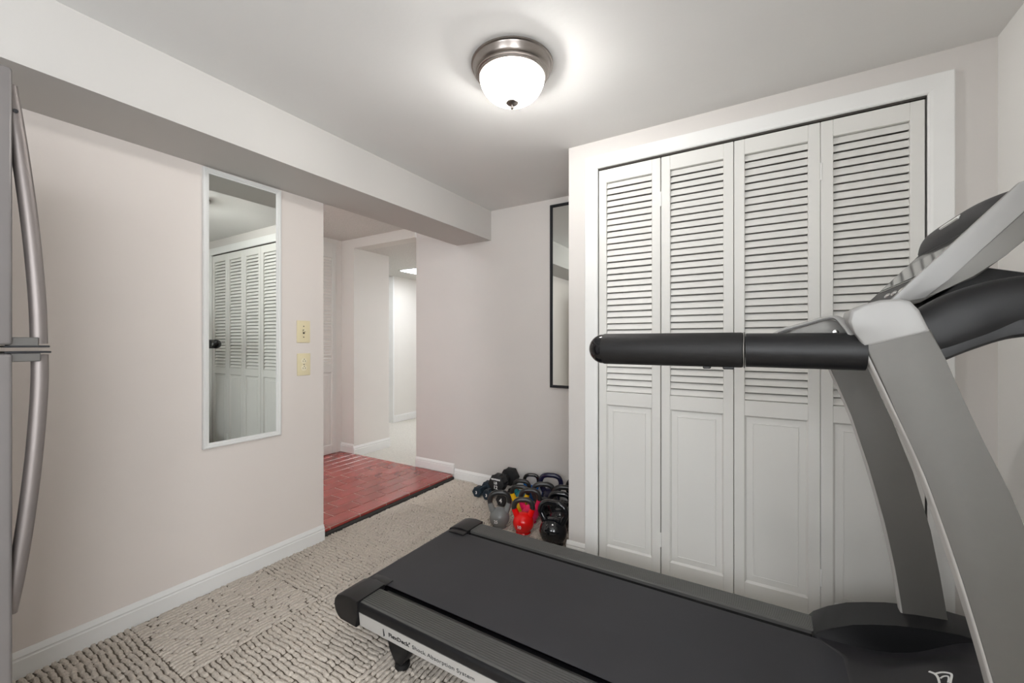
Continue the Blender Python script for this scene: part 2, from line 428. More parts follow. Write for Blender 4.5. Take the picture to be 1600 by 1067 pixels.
bb('baseboard_hall', (-3.652, 2.702), (-3.462, 2.702), (0, -1), ZT, .09, 'white baseboard on the front of the hall pier')
bb('baseboard_pier', (-3.462, 2.69), (-3.462, 3.16), (1, 0), 0.002, .105, 'white baseboard along the side of the hall pier')
bb('baseboard_far', (-4.45, 4.13), (-4.45, 6.5), (1, 0), 0.002, .10, 'white baseboard in the far carpeted room')

# closet casing (mitred)
def casing(name, quad_out, quad_in, label, y=YC, th=.017, flip=False):
    """quad_out/in: two (x,z) points each: outer and inner edge of a casing board"""
    b = bmesh.new()
    (a0, a1), (c0, c1) = quad_out, quad_in
    def lerp(p, q, t): return (p[0] + (q[0] - p[0]) * t, p[1] + (q[1] - p[1]) * t)
    prof = [(0, 0), (0, th * .9), (.04, th), (.80, th * .80), (.93, th * .62), (1.0, th * .35), (1.0, 0)]
    R = []
    for p, q in ((a0, c0), (a1, c1)):
        R.append([b.verts.new((lerp(p, q, t)[0], y - d, lerp(p, q, t)[1])) for t, d in prof])
    n = len(prof)
    for i in range(n): b.faces.new((R[0][i], R[0][(i + 1) % n], R[1][(i + 1) % n], R[1][i]))
    b.faces.new(R[0]); b.faces.new(R[1][::-1])
    return struct(name, b, 'trim', label)
xo0, xo1, xi0, xi1, zo, zi = -0.789, 0.577, -0.7225, 0.509, 2.095, 2.030
casing('trim_2', ((xo0, 0), (xo0, zo)), ((xi0, 0), (xi0, zi)), 'white casing board left of the closet doors')
casing('trim_3', ((xo1, 0), (xo1, zo)), ((xi1, 0), (xi1, zi)), 'white casing board right of the closet doors')
casing('trim_4', ((xo0, zo), (xo1, zo)), ((xi0, zi), (xi1, zi)), 'white casing board above the closet doors')
struct('trim_5', box(-0.722, 0.508, YC + .002, YC + .03, 2.024, 2.034), 'dark', 'dark track above the closet doors')

# louvred doors
SLAT = {}
def louvre_door(name, label, loc, rz, w, z0=.018, z1=2.018, st=.040, lz0=.888, lz1=1.952, pz0=.103, pz1=.822, nsl=34, th=.030):
    d = bpy.data.objects.new(name, None); C.objects.link(d); d.location = loc; d.rotation_euler = (0, 0, rz)
    ORI[d.name] = Vector(); prop(d, label, kind='structure')
    for x0 in (0, w - st): obj('stile', box(x0, x0 + st, 0, th, z0, z1, .0018, 1), 'door', d)
    for a, b_ in ((lz1, z1), (pz1, lz0), (z0, pz0)): obj('rail', box(st, w - st, .0004, th, a, b_, .0012, 1), 'door', d)
    key = round(w, 3)
    if key not in SLAT:
        ch, t = .0292, .0050
        b = box(st - .002, w - st + .002, -t / 2, t / 2, -ch / 2, ch / 2, .0012, 1)
        bmesh.ops.rotate(b, verts=b.verts, cent=(0, 0, 0), matrix=Matrix.Rotation(math.radians(-22), 3, 'X'))
        me = bpy.data.meshes.new('slat'); b.to_mesh(me); b.free(); me.materials.append(M['door']); SLAT[key] = me
    p = (lz1 - lz0) / nsl
    for k in range(nsl):
        s = bpy.data.objects.new('slat', SLAT[key]); C.objects.link(s); s.parent = d
        s.location = (0, .0145 + random.uniform(-.0004, .0004), lz0 + p * (k + .5))
        s.rotation_euler = (random.uniform(-.035, .035), 0, 0)
    # raised panel
    b = bmesh.new(); X0, X1, Z0, Z1 = st, w - st, pz0, pz1
    prev = None
    for ins, y in ((0, .0015), (.0065, .0105), (.030, .0100), (.0315, .0070), (.0335, .0068), (.035, .0082)):
        q = [b.verts.new(c) for c in ((X0 + ins, y, Z0 + ins), (X1 - ins, y, Z0 + ins), (X1 - ins, y, Z1 - ins), (X0 + ins, y, Z1 - ins))]
        if prev:
            for i in range(4): b.faces.new((prev[i], prev[(i + 1) % 4], q[(i + 1) % 4], q[i]))
        prev = q
    b.faces.new(prev)
    bk = [b.verts.new(c) for c in ((X0, .026, Z0), (X1, .026, Z0), (X1, .026, Z1), (X0, .026, Z1))]; b.faces.new(bk[::-1])
    o = obj('panel', b, 'door', d, smooth=0)
    return d
XD = (-0.7185, -0.4110, -0.1050, 0.2000)
for k, (x, t) in enumerate(zip(XD, ('leftmost leaf of the louvred closet doors beside the pier', 'second leaf from the left of the louvred closet doors',
                                    'third leaf from the left of the louvred closet doors', 'rightmost leaf of the louvred closet doors behind the treadmill uprights'))):
    louvre_door('door_%d' % (k + 1), 'white ' + t, (x, YC - .002, 0), 0, 0.3035)
DOORS = {o.name: o for o in C.objects if o.name.startswith('door_')}
for dn in ('door_1', 'door_3'):
    for z in (1.82, .20): obj('hinge', box(.3025, .3085, -.0035, -.0002, z - .035, z + .035, .001, 1), 'trim', DOORS[dn])
louvre_door('door_5', 'white louvred door at the far side of the tiled hall', (-3.640, 2.03, 0.02), PI / 2, 0.60, z0=.02, z1=2.10, st=.045, nsl=34)

# ------------------------------------------------------------------ ceiling lamp
LX, LY = -0.8000, 1.3250
lamp = thing('ceiling_light', 'brushed nickel flush mount ceiling light with lit frosted glass dome', 'ceiling light', (LX, LY, ZC))
c = (LX, LY, ZC)
LZ = lambda pr: [(r_, z_ * 1.12) for r_, z_ in pr]
obj('base_ring', lathe(LZ([(.0, -.001), (.148, -.001), (.152, -.003), (.152, -.008), (.147, -.010), (.145, -.014), (.142, -.026), (.136, -.035), (.133, -.036), (.132, -.040), (.128, -.041), (.127, -.045), (.122, -.047), (.118, -.045), (.117, -.03), (.10, -.012), (0, -.012)]), 64, c=c), 'nickel', lamp, 40)
gl = [(.121, -.040)] + [(.121 * math.cos(t) ** .9, -.042 - .085 * math.sin(t)) for t in [k * PI / 2 / 16 for k in range(0, 16)]] + [(.004, -.127)]
obj('glass_dome', lathe(LZ(gl), 48, c=c), 'lampglass', lamp, 60)
for k, (a, on) in enumerate(((0.4, 1), (0.4 + 2 * PI / 3, 1), (0.4 + 4 * PI / 3, 0))):
    bx_, by_ = LX + .052 * math.cos(a), LY + .052 * math.sin(a)
    bl = obj('bulb', lathe(LZ([(0, -.092), (.014, -.089), (.022, -.081), (.025, -.070), (.022, -.058), (.014, -.046), (.012, -.040)]), 20, c=(bx_, by_, ZC)), 'bulb' if on else 'bulb_off', lamp, 60)
    obj('socket', lathe(LZ([(.0, -.040), (.014, -.040), (.015, -.038), (.015, -.013), (0, -.013)]), 16, c=(bx_, by_, ZC)), 'pan', bl)
fin = obj('finial', lathe(LZ([(.0, -.124), (.022, -.1245), (.0235, -.1285), (.019, -.132), (.010, -.135), (.005, -.136), (.004, -.139), (.0068, -.142), (.0064, -.146), (.003, -.149), (0, -.150)]), 24, c=c), 'nickel', lamp, 50)

# lit panel in the far room, added unseen hall lamp for fill (behind the left wall)
pl = thing('ceiling_panel', 'lit square ceiling panel in the far room seen through the hall', 'ceiling light', (-3.70, 4.13, 2.07))
obj('frame', box(-4.02, -3.40, 3.815, 4.44, 2.062, 2.0705, .002, 1), 'trim', pl)
obj('diffuser', box(-4.0, -3.42, 3.835, 4.42, 2.056, 2.0625), 'panel', pl, 0)
for x_, y_, lb in ((-5.3, 3.45, 'added fill-light panel of the far room hidden behind the hall pier'), (-2.62, 4.15, 'added fill-light panel of the far room hidden behind the back wall')):  # two added panels, out of view, to brighten the far room and pier
    pq = thing('ceiling_panel', lb, 'ceiling light', (x_, y_, 2.07))
    obj('frame', box(x_ - .31, x_ + .31, y_ - .31, y_ + .31, 2.062, 2.0705, .002, 1), 'trim', pq)
    obj('diffuser', box(x_ - .29, x_ + .29, y_ - .29, y_ + .29, 2.056, 2.0625), 'panel', pq, 0)
hl = thing('hall_fill_light', 'small round fill light added unseen on the hall ceiling behind the left wall', 'ceiling light', (-2.46, 0.92, 2.162))
hc = (-2.46, 0.92, 2.162)
obj('base_ring', lathe([(0, -.001), (.13, -.001), (.13, -.03), (.115, -.04), (0, -.035)], 32, c=hc), 'nickel', hl, 40)
obj('glass_dome', lathe([(.11, -.036)] + [(.11 * math.cos(k * PI / 16), -.038 - .07 * math.sin(k * PI / 16)) for k in range(8)] + [(0, -.108)], 32, c=hc), 'fillglass', hl, 60)

# ------------------------------------------------------------------ wall mirrors
def mirror(name, label, loc, rz, w, h, fw, th, fm, steps):
    t = thing(name, label, 'mirror', loc, local=True, rz=rz)
    # frame: nested rectangles (x across, z up), front towards -y
    b = bmesh.new(); prev = None; first = None
    for ins, y in steps:
        q = [b.verts.new(cc) for cc in ((-w / 2 + ins, y, ins), (w / 2 - ins, y, ins), (w / 2 - ins, y, h - ins), (-w / 2 + ins, y, h - ins))]
        if prev:
            for i in range(4): b.faces.new((prev[i], prev[(i + 1) % 4], q[(i + 1) % 4], q[i]))
        prev = q; first = first or q
    for i in range(4): b.faces.new((prev[i], prev[(i + 1) % 4], first[(i + 1) % 4], first[i]))
    obj('frame', b, fm, t, smooth=0)
    obj('glass', box(-w / 2 + fw - .003, w / 2 - fw + .003, -th * .45, -.001, fw - .003, h - fw + .003), 'mirror', t, smooth=0)
    return t
mirror('wall_mirror', 'tall white-framed mirror hanging on the left wall', (XL + .0005, (0.8805 + 1.236) / 2, 0.652), PI / 2, 0.3555, 1.284, .026, .016, 'frame_w',
       ((0, 0), (0, -.013), (.003, -.017), (.009, -.017), (.012, -.0145), (.016, -.0145), (.019, -.011), (.024, -.010), (.026, -.005), (.026, 0)))
mirror('framed_mirror', 'narrow black-framed mirror on the back wall beside the closet pier', (-1.135, YB - .0005, 0.812), 0, 0.355, 1.315, .020, .022, 'frame_b',
       ((0, 0), (0, -.020), (.003, -.023), (.014, -.022), (.019, -.012), (.020, -.005), (.020, 0)))

# ------------------------------------------------------------------ switch and outlet (on the left wall, facing +X)
sw = thing('light_switch', 'ivory toggle light switch plate above the outlet on the left wall', 'light switch', (XL, 1.365, 1.197))
def plate(y, z, p, nm='plate'):
    b = box(XL, XL + .0055, y - .0385, y + .0385, z - .061, z + .061, .0025, 2); return obj(nm, b, 'ivory', p)
plate(1.365, 1.197, sw)
obj('toggle_slot', box(XL + .0050, XL + .0062, 1.365 - .005, 1.365 + .005, 1.197 - .012, 1.197 + .012), 'slot', sw, 0)
b = box(XL + .004, XL + .020, 1.365 - .004, 1.365 + .004, 1.197 - .004, 1.197 + .005, .001, 1)
bmesh.ops.rotate(b, verts=b.verts, cent=(XL + .005, 1.365, 1.197), matrix=Matrix.Rotation(math.radians(-28), 3, 'Y')); obj('toggle', b, 'ivory2', sw)
for dz in (-.030, .030): obj('screw', lathe([(.0, .0068), (.003, .0064), (.0034, .005)], 12, c=(XL, 1.365, 1.197 + dz), axis='X'), 'slot', sw)
ol = thing('wall_outlet', 'ivory duplex outlet plate below the light switch on the left wall', 'outlet', (XL, 1.3665, 1.016))
plate(1.3665, 1.016, ol)
for dz in (-.0195, .0195):
    r = obj('receptacle', lathe([(0, .0078), (.0155, .0076), (.0168, .0068), (.0170, .0050)], 24, c=(XL, 1.3665, 1.016 + dz), axis='X'), 'ivory2', ol)
    for dy, hh in ((-.0062, .0042), (.0062, .0042)): obj('slot', box(XL + .0072, XL + .0082, 1.3665 + dy - .0012, 1.3665 + dy + .0012, 1.016 + dz - .001 - hh, 1.016 + dz - .001 + hh), 'slot', r, 0)
    obj('slot', lathe([(0, .0083), (.0026, .0083), (.0026, .007)], 10, c=(XL, 1.3665, 1.016 + dz + .0095), axis='X'), 'slot', r, 0)
obj('screw', lathe([(.0, .0066), (.003, .0062), (.0034, .005)], 12, c=(XL, 1.3665, 1.016), axis='X'), 'slot', ol)

# ------------------------------------------------------------------ refrigerator (front faces +Y)
FX0, FX1, FY = -2.05, -1.310, 0.1965
fr = thing('refrigerator', 'grey steel top-freezer refrigerator with bowed handles at the left edge', 'refrigerator', (-1.68, -.18, 0))
obj('body', box(FX0 + .005, FX1 - .005, -.56, FY - .072, 0.03, 1.690, .006), 'fsteel', fr)
obj('kick_plate', box(FX0 + .03, FX1 - .03, FY - .12, FY - .08, 0.0, .10, .003), 'fgrey', fr)
ud = obj('freezer_door', box(FX0, FX1, FY - .068, FY, 1.134, 1.700, .006, 3), 'fsteel', fr)
ld = obj('fridge_door', box(FX0, FX1, FY - .068, FY, 0.105, 1.116, .006, 3), 'fsteel', fr)
obj('divider', box(FX0 + .004, FX1 - .004, FY - .075, FY - .020, 1.113, 1.137), 'fgrey', fr)
def bow(pts, nm, par):
    b = bmesh.new()
    pp = catmull([(FX1 - .030, y, z) for y, z in pts], 6)
    tube(pp, [.0105] * len(pp), 12, bm=b, sy=1.25, sz=1.5, up=Vector((1, 0, 0)), power=2.6)
    return obj(nm, b, 'steel', par, 50)
hu = bow([(FY - .002, 1.672), (FY + .007, 1.60), (FY + .018, 1.50), (FY + .029, 1.38), (FY + .037, 1.26), (FY + .040, 1.19), (FY + .041, 1.136)], 'handle', ud)
hb = bow([(FY + .042, 1.113), (FY + .042, 1.06), (FY + .039, .98), (FY + .032, .87), (FY + .021, .75), (FY + .009, .65), (FY - .002, .578)], 'handle', ld)
obj('bracket', box(FX1 - .048, FX1 - .008, FY - .004, FY + .037, 1.131, 1.150, .0015, 1), 'fgrey', ud)
obj('bracket', box(FX1 - .048, FX1 - .008, FY - .002, FY + .040, 1.099, 1.117, .0015, 1), 'fgrey', ld)
obj('end_plate', box(FX1 - .052, FX1 - .006, FY - .010, FY + .053, 1.1285, 1.1325, .001, 1), 'frame_b', ud)
obj('end_plate', box(FX1 - .052, FX1 - .006, FY - .010, FY + .055, 1.1165, 1.1205, .001, 1), 'frame_b', ld)
obj('screw', lathe([(0, .0012), (.004, .0008), (.0042, -.001)], 12, c=(FX1 - .0115, FY + .0055, 1.618), axis='X'), 'frame_b', ud)

# ------------------------------------------------------------------ treadmill
TC = 1.375
tm = thing('treadmill', 'large silver and black treadmill standing in front of the closet doors', 'treadmill', (-.35, TC, 0))
XA, XB = -1.245, 0.30
def ys(s, a, b_):            # offset range -> world range on side s (-1 near, +1 far)
    return (TC + s * a, TC + s * b_) if s > 0 else (TC - b_, TC - a)
obj('deck_frame', box(-1.28, 0.62, TC - .27, TC + .27, .105, .165, .004), 'blk', tm)
# belt loop
b = bmesh.new(); prof = []
for k in range(9): t = PI / 2 + k * PI / 8; prof.append((-1.338 + .036 * math.cos(t), .162 + .036 * math.sin(t)))
prof += [(.60, .126), (.60, .198)]
pr = [prof[-1]] + prof[:-1]
r0 = [b.verts.new((x, TC - .252, z)) for x, z in pr]; r1 = [b.verts.new((x, TC + .252, z)) for x, z in pr]
for i in range(len(pr)): b.faces.new((r0[i], r0[(i + 1) % len(pr)], r1[(i + 1) % len(pr)], r1[i]))
obj('belt', b, 'belt', tm, 40)
obj('rear_roller', lathe([(0, -.255), (.031, -.255), (.031, .255), (0, .255)], 20, c=(-1.338, TC, .162), axis='Y'), 'chrome', tm)
for s in (-1, 1):
    # ribbed foot rail
    a, o_ = .283, .380
    prof = [(a, .186), (a, .200), (a + .004, .2025)]
    n = 9; w0 = (o_ - .012 - (a + .006)) / n
    for k in range(n):
        y = a + .006 + k * w0
        prof += [(y, .2000), (y + w0 * .16, .2035), (y + w0 * .70, .2035), (y + w0 * .86, .2000)]
    prof += [(o_ - .010, .2025), (o_ - .004, .200), (o_ - .002, .194), (o_ - .002, .186)]
    obj('foot_rail', prism([(TC + s * y, z) for y, z in prof], 'X', XA, XB), 'railtop', tm, 20)
    obj('edge_band', prism([(TC + s * y, z) for y, z in ((.33, .165), (.382, .165), (.3865, .172), (.3865, .190), (.383, .1965), (.379, .199), (.33, .199))], 'X', XA, XB), 'blk', tm, 30)
    sp = obj('side_panel', prism([(TC + s * y, z) for y, z in ((.33, .113), (.374, .113), (.379, .117), (.384, .166), (.33, .166))], 'X', XA + .002, .50), 'silver_p', tm, 25)
    # gap lining between belt and rail
    obj('deck_edge', box(XA - .02, .5, *ys(s, .245, .300), .150, .189), 'gloss', tm, 0)
    # rear cap
    prof = [(-1.243, .2085), (-1.290, .2105), (-1.330, .2070), (-1.358, .197), (-1.372, .180), (-1.376, .160), (-1.368, .138), (-1.354, .122), (-1.338, .114), (-1.252, .112), (-1.246, .150)]
    b = prism(prof, 'Y', *ys(s, .262, .391), .004, 2)
    t2 = [(-1.243, .2035), (-1.290, .2050), (-1.330, .2015), (-1.352, .192), (-1.362, .180), (-1.352, .178), (-1.335, .198), (-1.243, .1995)]
    prism(t2, 'Y', *ys(s, .222, .270), .0012, 1, bm=b)
    obj('rear_cap', b, 'blk', tm, 40)
    # levelling foot
    yy = TC + s * .325
    ft = prism([(-1.150, .116), (-1.128, .060), (-1.112, .030), (-1.100, .018), (-1.072, .018), (-1.060, .030), (-1.045, .060), (-1.030, .116)], 'Y', yy - .022, yy + .022, .004)
    fo = obj('foot', ft, 'blk', tm)
    obj('foot_pad', lathe([(0, -.004), (.024, -.004), (.027, .002), (.025, .014), (.015, .020), (0, .020)], 20, c=(-1.086, yy, 0)), 'blk_soft', fo)
    # fender arch over the rail, up to the upright
    arch = [(.138, .196), (.150, .212), (.190, .240), (.240, .268), (.290, .286), (.340, .301), (.400, .313), (.470, .321), (.560, .318), (.640, .296), (.665, .26), (.668, .05), (.30, .05), (.14, .12)]
    ap = [(x, z) for x, z in arch]
    obj('fender', prism(ap, 'Y', *ys(s, .262, .390), .005, 2), 'blk', tm, 40)
    # upright
    L = [(1.135, .161), (1.016, .206), (.903, .246), (.741, .290), (.575, .328), (.44, .352), (.32, .368), (.20, .380), (.06, .392)]
    Rr = [(1.163, .252), (1.109, .271), (1.046, .291), (.971, .317), (.893, .346), (.837, .363), (.742, .393), (.577, .431), (.449, .451), (.327, .467), (.20, .480), (.06, .492)]
    out = [(x, z) for z, x in L] + [(x, z) for z, x in Rr[::-1]]
    obj('upright', prism(out, 'Y', *ys(s, .333, .378), .005, 3), 'silver' if s < 0 else 'silver', tm, 45)
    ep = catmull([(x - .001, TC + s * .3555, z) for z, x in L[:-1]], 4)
    obj('edge_strip', tube(ep, [.005] * len(ep), 12, sy=4.1, sz=.8, up=Vector((1, 0, 0)), power=3.5), 'silver_p', tm, 50)  # pale strip laid along the upright's edge
    # cap on the upright
    cap = [(.1605, 1.129), (.150, 1.155), (.138, 1.178), (.143, 1.199), (.160, 1.210), (.185, 1.217), (.212, 1.218), (.226, 1.213), (.238, 1.196), (.252, 1.158)]
    obj('upright_cap', prism(cap, 'Y', *ys(s, .296, .3795), .006, 4), 'silver_l', tm, 50)
    # wing plate beside the handlebar with rounded rim
    wg = [(.030, 1.150), (.060, 1.168), (.114, 1.187), (.140, 1.182), (.158, 1.14), (.158, 1.09), (.04, 1.09)]
    wp = obj('wing_plate', prism(wg, 'Y', *ys(s, .296, .306), .002, 1), 'grey_l', tm, 40)
    rim = catmull([(.022, TC + s * .318, 1.156), (.040, TC + s * .318, 1.166), (.080, TC + s * .318, 1.179), (.112, TC + s * .32, 1.1885), (.130, TC + s * .33, 1.187), (.142, TC + s * .345, 1.170), (.156, TC + s * .365, 1.138)], 6)
    obj('rim', tube(rim, [.0045] * len(rim), 10, sy=2.2), 'silver_l', wp, 60)
    for (xx, zz) in ((.030, 1.158), (.128, 1.160)): obj('bolt', lathe([(0, -.004), (.005, -.003), (.0055, 0), (.0055, .004)], 12, c=(xx, TC + s * .312, zz), axis='Y'), 'chrome', wp)
    # handlebar
    ya = TC + s * .345; za = 1.1225
    hbar = obj('handlebar', tube([(-.030, ya, za), (.168, ya, za - .001)], [.0365, .0365], 32), 'blk', tm, 50)
    g = [(-.345, .0382), (-.3430, .0385), (-.040, .0385), (-.036, .0375)]
    obj('grip', tube([(x, ya, za) for x, r in g], [r for x, r in g], 32), 'blk_soft', hbar, 50)
    e = [(-.345, .0378)] + [(-.346 - .0385 * math.sin(t), .0378 * math.cos(t)) for t in [k * PI / 2 / 8 for k in range(0, 8)]] + [(-.3848, .0008)]
    obj('end_cap', tube([(x, ya, za) for x, r in e], [r for x, r in e], 32), 'gloss', hbar, 60)
    obj('collar', tube([(-.0345, ya, za), (-.0325, ya, za)], [.0392, .0392], 32), 'grey_l', hbar, 50)
    for xx, ww in ((-.115, .016), (-.075, .022)): obj('sensor_clip', box(xx, xx + ww, ya - .008, ya + .008, za - .0425, za - .034, .002, 1), 'blk', hbar)
    # slots worn into the grip
# lettering on the near side panel
yt = lambda z: TC - (.379 + .005 * (z - .117) / .049) - .0006
mt = basis((-1.094, yt(.134), .1335), (1, 0, 0), (0, -.005 / .049, 1))
text_mesh('FlexDeck', .0195, 'ink', sp if False else [o for o in tm.children if o.name.startswith('side_panel')][0], mt, bold=.00045, width=.096)
mt = basis((-.9985, yt(.143), .1435), (1, 0, 0), (0, -.005 / .049, 1))
text_mesh('\u00ae', .009, 'ink', [o for o in tm.children if o.name.startswith('side_panel')][0], mt)
mt = basis((-.984, yt(.134), .1335), (1, 0, 0), (0, -.005 / .049, 1))
text_mesh('Shock Absorption System', .0195, 'ink', [o for o in tm.children if o.name.startswith('side_panel')][0], mt, bold=-.0002, width=.252)
obj('print_line', prism([(-1.118, .152), (-1.1176, .152), (-1.1134, .128), (-1.1138, .128)], 'Y', TC - .3855, TC - .3795), 'ink', [o for o in tm.children if o.name.startswith('side_panel')][0], 0)

# motor hood: a height field between the fenders
def sstep(a, b_, x):
    t = min(1, max(0, (x - a) / (b_ - a))); return t * t * (3 - 2 * t)
def hood_z(x, y):
    d = abs(y - TC) / .262                     # 0 centre .. 1 at the fender
    base = .2015 + .105 * sstep(.19, .50, x)
    crown = base + .012 * (1 - d * d) * sstep(.2, .4, x)
    rimh = interp([(.138, .198), (.24, .262), (.34, .296), (.47, .316), (.68, .313)], x)
    # scooped dish beside the fender, rising towards the front
    zb = interp([(.14, .199), (.20, .2005), (.25, .203), (.29, .208), (.33, .217), (.37, .232), (.40, .249), (.43, .270), (.46, .291), (.49, .306), (.53, .315), (.68, .313)], x)
    k = sstep(.52, .98, d)
    z = crown * (1 - k) + min(zb, rimh) * k
    return max(.2005, z)
b = bmesh.new(); nx, ny = 46, 60; gv = []
for j in range(ny + 1):
    d = -1 + 2 * j / ny; y = TC + d * .2635; row = []
    x0 = .206 - .060 * sstep(.72, 1.0, abs(d))
    for i in range(nx + 1):
        x = x0 + (.655 - x0) * (i / nx) ** 1.15
        z = hood_z(x, y)
        if i == 0: z = .1975
        row.append(b.verts.new((x, y, z)))
    row.append(b.verts.new((.675, y, .06)))
    gv.append(row)
for j in range(ny):
    for i in range(nx + 1): b.faces.new((gv[j][i], gv[j][i + 1], gv[j + 1][i + 1], gv[j + 1][i]))
hood = obj('motor_hood', b, 'blk_tex', tm, 50)
obj('front_base', box(.32, .655, TC - .36, TC + .36, 0.0, .12, .006), 'blk', tm)
# logo on the hood: three raised white strokes
def stroke(bm, pts, w=.0022):
    P = catmull([(x, y, 0) for x, y in pts], 5)
    prev = None
    for i, p in enumerate(P):
        t = (P[min(i + 1, len(P) - 1)] - P[max(i - 1, 0)]).normalized(); nn = Vector((-t.y, t.x, 0)) * w
        q = []
        for sgn in (-1, 1):
            x, y = p.x + nn.x * sgn, p.y + nn.y * sgn
            q.append((bm.verts.new((x, y, hood_z(x, y) + .0014)), bm.verts.new((x, y, hood_z(x, y) - .002))))
        if prev:
            bm.faces.new((prev[0][0], prev[1][0], q[1][0], q[0][0])); bm.faces.new((prev[0][0], q[0][0], q[0][1], prev[0][1])); bm.faces.new((prev[1][0], prev[1][1], q[1][1], q[1][0]))
        prev = q
b = bmesh.new()
stroke(b, [(.3735, 1.492), (.3815, 1.481), (.3835, 1.466), (.380, 1.440), (.374, 1.405)])
stroke(b, [(.3815, 1.481), (.396, 1.4855), (.4075, 1.482), (.411, 1.475), (.404, 1.455), (.392, 1.425), (.374, 1.405)])
stroke(b, [(.3865, 1.462), (.3945, 1.4695), (.402, 1.470), (.402, 1.462), (.396, 1.445)], .0016)
obj('logo', b, 'white', hood, 0)

# black crossbar: from one upright cap forward, across the front, back to the other cap
half = [(.236, .337, 1.150, .044), (.262, .337, 1.158, .047), (.300, .337, 1.180, .049), (.340, .337, 1.198, .047), (.385, .336, 1.207, .045), (.430, .330, 1.208, .043), (.475, .300, 1.206, .041), (.505, .250, 1.204, .040), (.520, .170, 1.203, .040), (.523, .08, 1.203, .040)]
ctr = [(x, TC - o_, z, r) for x, o_, z, r in half] + [(.523, TC, 1.203, .040)] + [(x, TC + o_, z, r) for x, o_, z, r in half[::-1]]
pp = catmull([c_[:3] for c_ in ctr], 5); rr = catmull([(c_[3], 0, 0) for c_ in ctr], 5)
xb = obj('crossbar', tube(pp, [v.x for v in rr], 24, sy=.72, sz=1.0, power=2.5), 'blk', tm, 50)
# lower fascia strip under the crossbar (both sides)
for s in (-1, 1):
    fp = catmull([(.262, TC + s * .338, 1.118), (.300, TC + s * .338, 1.140), (.345, TC + s * .338, 1.160), (.395, TC + s * .344, 1.168), (.440, TC + s * .330, 1.168)], 5)
    obj('lower_fascia', tube(fp, [.019] * len(fp), 14, sy=1.45, sz=.9, power=4), 'blk', xb, 40)

# console (tilted box between the arms)
P0 = Vector((.229, 0, 1.227)); dv = Vector((.652, 0, .758)); nv = Vector((-.758, 0, .652))
def cp(s, t): p = P0 + dv * s + nv * t; return (p.x, p.z)
CY0, CY1 = TC - .255, TC + .255
FO = -.017
body = [cp(.004, FO), cp(.262, FO), cp(.285, FO - .003), cp(.296, -.035), cp(.285, -.062), cp(.255, -.075), (0.385, 1.300), (.345, 1.262), (.300, 1.240), cp(.02, -.036), cp(.004, -.024)]
console = obj('console', prism(body, 'Y', CY0 + .004, CY1 - .004, .004, 2), 'grey_l', tm, 40)
for y0, y1, to in ((CY0, CY0 + .014, 0), (CY1 - .014, CY1, FO)):
    obj('side_panel', prism([cp(-.004, .003 + to), cp(.266, .003 + to), cp(.290, -.012 + to * .4), cp(.292, -.038), cp(.075, -.038), cp(.030, -.036), cp(.0, -.012 + to * .8)], 'Y', y0, y1, .003, 2), 'silver_l', console, 40)
obj('face_plate', prism([cp(.0, FO - .002), cp(.0, FO + .005), cp(.27, FO + .005), cp(.27, FO - .002)], 'Y', CY0 + .016, CY1 - .016, .002, 1), 'blk_tex', console, 30)
obj('screen', prism([cp(.088, FO + .004), cp(.088, FO + .0075), cp(.170, FO + .0085), cp(.170, FO + .004)], 'Y', CY0 + .030, CY1 - .060, .001, 1), 'lcd', console, 30)
obj('screen_bezel', prism([cp(.080, FO + .004), cp(.080, FO + .0060), cp(.200, FO + .0070), cp(.200, FO + .004)], 'Y', CY0 + .022, CY1 - .045, .001, 1), 'gloss', console, 30)
# bulged head of the console
b = bmesh.new(); nx, ny = 14, 28; gv = []
for j in range(ny + 1):
    v = -1 + 2 * j / ny; row = []
    for i in range(nx + 1):
        u = i / nx; s = .212 + .072 * u
        hgt = FO + .032 * (math.sin(PI * (u ** .8)) ** .7) * max(0, 1 - abs(v) ** 4) ** .6 + .003
        p = P0 + dv * s + nv * hgt; row.append(b.verts.new((p.x, TC + v * .235, p.z - (.012 if u > .99 else 0))))
    gv.append(row)
for j in range(ny):
    for i in range(nx): b.faces.new((gv[j][i], gv[j][i + 1], gv[j + 1][i + 1], gv[j + 1][i]))
head = obj('console_head', b, 'blk_tex', console, 60)
p = P0 + dv * .233 + nv * .0165 + Vector((0, 1.335, 0))
mtx = basis(p, (0, 1, 0), dv)
b = box(-.055, .055, -.004, .004, -.002, .0035, .001, 1); bmesh.ops.transform(b, matrix=mtx, verts=b.verts); obj('name_strip', b, 'white', head, 30)
for k in range(4):
    b = lathe([(0, .0095), (.0055, .0088), (.0078, .0062), (.0080, .003)], 16)
    for v in b.verts: v.co.x *= 1.5
    bmesh.ops.transform(b, matrix=basis(P0 + dv * .048 + nv * FO + Vector((0, 1.192 + k * .062, 0)), (0, -1, 0), dv), verts=b.verts)
    obj('button', b, 'chrome', console, 60)
obj('console_neck', prism([(.30, 1.215), (.40, 1.30), (.47, 1.28), (.535, 1.215), (.52, 1.185), (.49, 1.18)], 'Y', TC - .11, TC + .11, .006, 2), 'blk', tm, 40)

